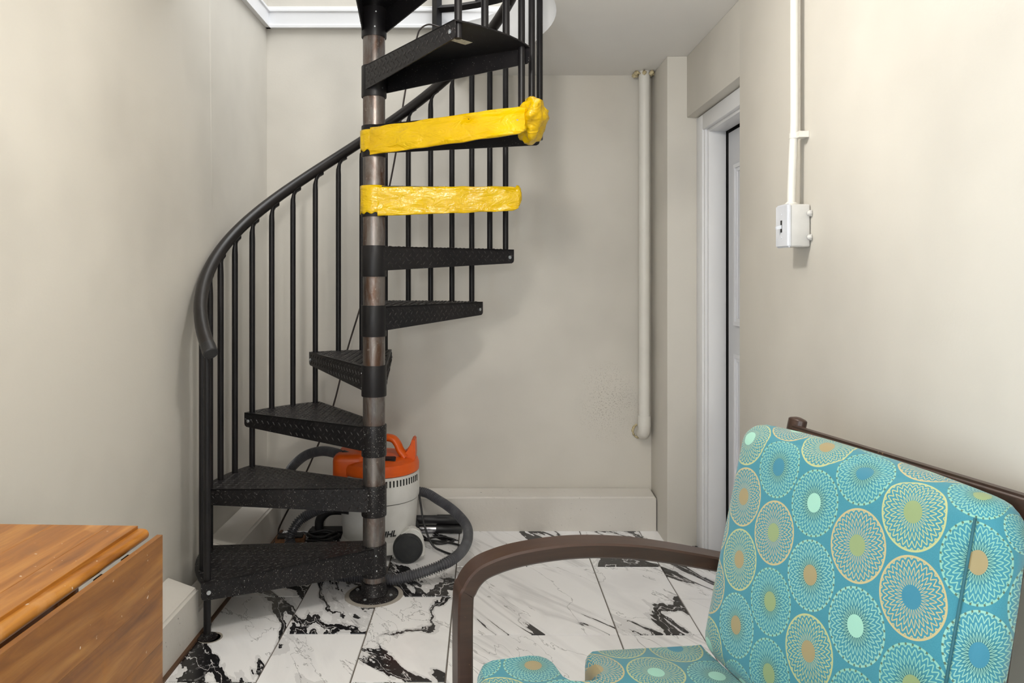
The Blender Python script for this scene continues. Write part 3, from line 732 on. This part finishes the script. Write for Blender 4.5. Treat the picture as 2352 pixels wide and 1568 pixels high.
# hose
vm = vac.location
hpts = [at(800, 1052, 3.30), at(770, 1040, 3.34), at(735, 1036, 3.40), at(695, 1050, 3.46), at(662, 1088, 3.52), at(672, 1128, 3.555), at(740, 1150, 3.585), at(860, 1140, 3.60), at(960, 1128, 3.57), at(1010, 1150, 3.50), at(1050, 1180, 3.40), at(1074, 1215, 3.28), at(1066, 1258, 3.13), at(1020, 1295, 3.0)]
hpts += [Vector((a_, b_, .027)) for a_, b_ in ((-.34, 2.985), (-.44, 3.0), (-.58, 3.02), (-.70, 3.10))]+[at(668, 1250, 3.24), at(676, 1212, 3.27), at(700, 1186, 3.29), at(745, 1166, 3.28), at(790, 1162, 3.26)]
hs = spline(hpts, 40)
# resample evenly, then ribs
acc = [0]
for a_, b_ in zip(hs, hs[1:]): acc.append(acc[-1]+(b_-a_).length)
def samp(s):
    import bisect
    i = min(max(bisect.bisect_left(acc, s)-1, 0), len(hs)-2); f = (s-acc[i])/max(1e-9, acc[i+1]-acc[i]); return hs[i].lerp(hs[i+1], f)
ST = .0024; N_ = int(acc[-1]/ST)
pts_ = [samp(i*ST) for i in range(N_)]
bm = nb(); tube(bm, [p-vm for p in pts_], [.0222 if (i % 4) < 2 else .0164 for i in range(N_)], 16)
build('suction_hose', bm, 'hose_grey', vac, False)
bm = nb(); p0, p1 = pts_[0], pts_[14]; tube(bm, [p0-vm+Vector((.02, 0, -.004)), p1-vm], .0255, 20); build('hose_cuff', bm, 'black_plastic', vac, 40)
bm = nb(); p0, p1 = pts_[-1], pts_[-16]; tube(bm, [p0-vm+Vector((.03, 0, -.01)), p1-vm], .0255, 20); build('hose_cuff', bm, 'black_plastic', vac, 40)
# power cable from the vacuum
cb_ = [Vector((VX+.165, VY+.02, .30)), at(960, 1150, 3.42), at(968, 1185, 3.40), at(985, 1218, 3.40)]
cb_ = [Vector((-.302, 3.43, .27)), Vector((-.288, 3.42, .19)), Vector((-.272, 3.40, .11)), Vector((-.235, 3.37, .03)), Vector((-.19, 3.35, .006)), Vector((-.12, 3.30, .006)), Vector((-.10, 3.40, .006)), Vector((-.18, 3.46, .006)), Vector((-.27, 3.49, .006)), Vector((-.20, 3.53, .006)), Vector((-.14, 3.48, .006)), Vector((-.22, 3.44, .006)), Vector((-.3, 3.56, .006))]
bm = nb(); tube(bm, [p-vm for p in spline(cb_, 10)], .0048, 8); build('power_cable', bm, 'black_plastic', vac, True)
# wand tubes along the skirting
def wand(label, p0, p1, r_, mt, tip):
    e = empty('suction_tube', p0, 0, label, 'tube'); p0, p1 = Vector(p0), Vector(p1); d = p1-p0
    bm = nb(); tube(bm, [Vector(), d*.80], r_, 18); build('tube_body', bm, mt, e, 50)
    bm = nb(); tube(bm, [d*.76, d*.99, d], [r_*1.15, r_*1.15, r_], 18); build('coupling', bm, tip, e, 50)
wand('chrome suction tube lying on the floor along the far skirting', (-.62, 3.595, .0210), (-.105, 3.597, .0210), .018, 'chrome', 'black_plastic')
wand('black suction tube stacked on the chrome tube by the far skirting', (-.62, 3.600, .0645), (-.10, 3.600, .0645), .0195, 'black_plastic', 'black_plastic')
# brush nozzle and cord coil in the far left corner
bn = empty('brush_nozzle', (-.888, 3.46, 0), R(8), 'brown bristle brush nozzle on the floor under the left hose loop', 'nozzle')
boxo('bristles', (-.070, .065, -.03, .03, 0, .030), 'brown_bristle', bn, .008); boxo('nozzle_back', (-.06, .055, -.026, .026, .030, .042), 'black_plastic', bn, .005)
fn = empty('floor_nozzle', (-.73, 3.555, 0), 0, 'black floor nozzle with a bent neck propped beside the vacuum', 'nozzle')
bm = nb(); box(bm, -.10, .09, -.045, .045, 0, .035); bmesh.ops.bevel(bm, geom=bm.edges[:], offset=.01, segments=2, affect='EDGES'); build('nozzle_foot', bm, 'black_plastic', fn, 40)
bm = nb(); tube(bm, spline([(-.05, 0, .03), (-.045, 0, .08), (-.0, -.005, .12), (.07, -.01, .125), (.085, -.012, .125)], 6), .021, 16); build('neck', bm, 'black_plastic', fn, 50)
bm = nb(); cp = []
for i in range(100):
    a = i/99*2*math.pi*4; q = 1+.12*math.sin(i*.37); cp.append((.066*q*math.cos(a), .045*q*math.sin(a), .008+.012*(i/99*4)+.004*math.sin(i*.8)))
tube(bm, cp, .0055, 8); cc = build('cord_coil', bm, 'black_plastic', None, True); cc.location = (-.735, 3.445, 0); tag(cc, 'coiled black cord on the floor left of the vacuum', 'cord')
# cable hanging from upstairs
hc = [at(1010, 62, 3.62), at(985, 56, 3.62), at(966, 66, 3.62), at(958, 85, 3.62), at(945, 140, 3.62), at(930, 215, 3.62), at(905, 375, 3.615), at(868, 550, 3.61), at(832, 690, 3.605), at(797, 806, 3.60), at(766, 930, 3.595), at(732, 1018, 3.59), at(703, 1085, 3.585), at(672, 1150, 3.578), at(640, 1215, 3.57), at(628, 1237, 3.55)]
hc[-1].z = .006; hc[-1].x = -.955
bm = nb(); tube(bm, spline(hc, 6), .0042, 8); c_ = build('hanging_cable', bm, 'cable_brown', None, True)
tag(c_, 'thin dark brown cable hanging down from upstairs behind the treads', 'cable')

# ------------------------------------------------------------------ drop-leaf table
tb = empty('drop_leaf_table', (-.655, 1.445, 0), R(-2.2), 'worn orange pine drop-leaf table with its leaf folded down', 'table')
TZ = .75
xs = [-.40, -.285, -.165, -.055, -.012]
for i in range(4):
    x0, x1 = [(-.365, -.285), (-.285, -.175), (-.175, -.065), (-.065, -.010)][i]
    bm = nb(); box(bm, x0+.0002, x1-.0002, -1.05, 0, TZ-.022, TZ)
    bmesh.ops.bevel(bm, geom=[e for e in bm.edges if all(v_.co.z > TZ-.001 for v_ in e.verts)], offset=.0005, segments=1, affect='EDGES')
    o_ = build('board', bm, 'pine', tb)
# rounded rule-joint nosing below the top
bm = nb(); prof = [(-.016, TZ-.006), (-.004, TZ-.006)]
for i in range(9): a = R(88-i*20); prof.append((-.004+.0105*math.cos(a)+.004, TZ-.017+.0105*math.sin(a)))
prof += [(-.016, TZ-.030)]
prism(bm, [(x, -1.05, z_) for x, z_ in prof], (0, 1.052, 0)); build('rule_joint_edge', bm, 'pine', tb, 50)
lz = TZ-.021
lf = None
bounds = [lz, lz-.105, lz-.205, lz-.30, lz-.38]
for i in range(4):
    bm = nb(); box(bm, .0215, .0325, -1.05, .012, bounds[i+1]+.0003, bounds[i])
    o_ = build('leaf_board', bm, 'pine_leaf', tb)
for y in (-.07, -.16, -.85):
    bm = nb(); box(bm, .0, .026, y-.012, y+.012, TZ-.040, TZ-.034); box(bm, .0185, .0213, y-.012, y+.012, TZ-.075, TZ-.035); build('hinge', bm, 'black_metal', tb)
for y in (-.98, -.10):
    for x in (-.33, -.10):
        bm = nb(); lathe(bm, [(.016, 0), (.022, .02), (.018, .10), (.026, .32), (.020, .50), (.028, .54), (.028, TZ-.023)], (x, y, 0), 20); build('leg', bm, 'pine', tb, 40)
bm = nb(); box(bm, -.34, -.09, -.985, -.970, TZ-.12, TZ-.023); box(bm, -.34, -.09, -.11, -.095, TZ-.12, TZ-.023); box(bm, -.34, -.325, -.97, -.11, TZ-.12, TZ-.023); box(bm, -.105, -.09, -.97, -.11, TZ-.12, TZ-.023); build('apron', bm, 'pine', tb)

# ------------------------------------------------------------------ armchair (local +X = facing, +Y = towards the camera side)
ac = empty('lounge_armchair', (.50, 1.645, 0), math.atan2(-.243, -.97), 'teal armchair with lace medallion fabric and dark wooden arms against the right wall', 'armchair')
CW = .625
# back cushion, built upright then leaned
bm = nb(); vs_ = rbox(bm, -.095, 0, 0, CW, .0, .50, .042, (3, 18, 16), .012)
lean = math.atan2(.105, .47)
bmesh.ops.rotate(bm, verts=bm.verts, cent=(0, 0, 0), matrix=Matrix.Rotation(-lean, 3, 'Y'))
bmesh.ops.translate(bm, verts=bm.verts, vec=(.045, 0, .425))
bk = build('back_cushion', bm, 'upholstery', ac, True)
def back_uv(p):
    q = Matrix.Rotation(lean, 3, 'Y') @ (p-Vector((.045, 0, .425))); dp = max(0, -q.x); cl = lambda x: max(0., min(1., x))
    return (q.y+dp*(cl((q.y-CW+.06)/.05)-cl((.06-q.y)/.05)), q.z+dp*(cl((q.z-.44)/.05)-cl((.06-q.z)/.05)))
set_uv(bk, back_uv)
# seam down the near edge of the back cushion
bm = nb(); sp_ = [Vector((.0015, CW-.022, z_)) for z_ in [.03+.44*i/16 for i in range(17)]]
mt_ = Matrix.Rotation(-lean, 3, 'Y'); tube(bm, [mt_ @ p+Vector((.045, 0, .425)) for p in sp_], .0022, 6); sm = build('piping', bm, 'seam_teal', bk, True)
# seat cushion: outline with the gap in its far edge
def seat():
    o = [(.02, -.01), (.26, -.012), (.285, -.009), (.300, .004), (.306, .022), (.307, .085), (.313, .096), (.325, .10), (.352, .10), (.364, .096), (.370, .085), (.372, .03), (.380, .010), (.396, -.004), (.42, -.009), (.50, -.008), (.525, .005), (.538, .03), (.54, .10), (.54, CW-.10), (.538, CW-.03), (.525, CW-.005), (.50, CW), (.02, CW)]
    # subdivide
    pts2 = []
    for i in range(len(o)):
        a, b = Vector(o[i]), Vector(o[(i+1) % len(o)]); n_ = max(1, int((b-a).length/.03))
        pts2 += [a.lerp(b, j/n_) for j in range(n_)]
    n_ = len(pts2); nrm = []
    for i in range(n_):
        t = (pts2[(i+1) % n_]-pts2[i-1]).normalized(); nrm.append(Vector((-t.y, t.x)))
    bm = nb(); rings = []
    top = lambda x: .425+.028*min(1, max(0, x/.42))
    for ins, dz in ((.004, -.085), (0, -.07), (0, -.030), (.0015, -.016), (.005, -.007), (.010, -.001)):
        rings.append([bm.verts.new((p.x+q.x*ins, p.y+q.y*ins, top(p.x)+dz)) for p, q in zip(pts2, nrm)])
    for i in range(len(rings)-1):
        for j in range(n_): bm.faces.new((rings[i][j], rings[i][(j+1) % n_], rings[i+1][(j+1) % n_], rings[i+1][j]))
    f1 = bm.faces.new(rings[0]); f2 = bm.faces.new(rings[-1]); bmesh.ops.triangulate(bm, faces=[f1, f2])
    so = build('seat_cushion', bm, 'upholstery', ac, 50); set_uv(so, lambda p: (p.x+.3, p.y+(.44-p.z)+1.37))
seat()
# bent-wood side frames
def arm(y0, y1):
    cpath = [(.548, .0), (.548, .30), (.548, .545), (.540, .585), (.520, .612), (.49, .627), (.43, .640), (.34, .646), (.25, .642), (.15, .628), (.05, .606), (-.04, .583), (-.12, .562), (-.17, .545)]
    P = spline([(x, 0, z_) for x, z_ in cpath], 5); th = .016; bm = nb(); rings = []
    for i, p in enumerate(P):
        t = (P[min(i+1, len(P)-1)]-P[max(i-1, 0)]).normalized(); n_ = Vector((t.z, 0, -t.x)); e = .004
        prof = [(-th, y0+e), (-th+e, y0), (th-e, y0), (th, y0+e), (th, y1-e), (th-e, y1), (-th+e, y1), (-th, y1-e)]
        rings.append([bm.verts.new((p.x+n_.x*a, b, p.z+n_.z*a)) for a, b in prof])
    for i in range(len(rings)-1):
        for j in range(8): bm.faces.new((rings[i][j], rings[i][(j+1) % 8], rings[i+1][(j+1) % 8], rings[i+1][j]))
    bm.faces.new(rings[0]); bm.faces.new(rings[-1][::-1]); build('arm', bm, 'dark_wood', ac, 35)
    # back post with rounded top
    ym = (y0+y1)/2; P = spline([(-.13, 0, 0), (-.085, 0, .25), (-.075, 0, .42), (-.10, 0, .62), (-.145, 0, .80), (-.172, 0, .905), (-.177, 0, .925)], 6); bm = nb(); rings = []
for (y0, y1) in ((-.085, -.022), (CW+.022, CW+.085)): arm(y0, y1)
for yb in (.030, CW-.075):
    P = spline([(-.16, 0, 0), (-.10, 0, .25), (-.085, 0, .42), (-.118, 0, .62), (-.152, 0, .80), (-.172, 0, .895 if yb < .3 else .86), (-.176, 0, .912 if yb < .3 else .87), (-.178, 0, .922 if yb < .3 else .876)], 6); bm = nb()
    n_ = len(P); tube(bm, [Vector((p.x, yb+.02, p.z)) for p in P], [(.016, .024)]*(n_-4)+[(.015, .022), (.013, .019), (.009, .013), (.004, .006)], 16)
    build('back_leg', bm, 'dark_wood', ac, 60)
bm = nb()
P = [Vector((-.158, y, .898)) for y in [.055+(CW-.03)*i/10 for i in range(11)]]
rings = []
box(bm, -.172, -.148, .055, CW+.02, .835, .907); bmesh.ops.bevel(bm, geom=bm.edges[:], offset=.006, segments=3, affect='EDGES'); build('top_rail', bm, 'dark_wood', ac, 40)
for (dims, nm) in (((-.12, .53, -.020, .0, .30, .345), 'side_rail'), ((-.12, .53, CW, CW+.020, .30, .345), 'side_rail'), ((.505, .53, .002, CW-.002, .30, .345), 'front_rail'), ((-.10, -.075, .002, CW-.002, .30, .345), 'rear_rail')):
    boxo(nm, dims, 'dark_wood', ac, .003)

# ------------------------------------------------------------------ ceiling lamp (above the frame)
e = empty('ceiling_light', (0, 1.55, CEIL), 0, 'round flush ceiling lamp in front of the stair opening', 'lamp')
bm = nb(); lathe(bm, [(.075, 0), (.075, -.02), (.06, -.03), (.02, -.032)], seg=32); build('lamp_base', bm, 'white_plastic', e, 40)
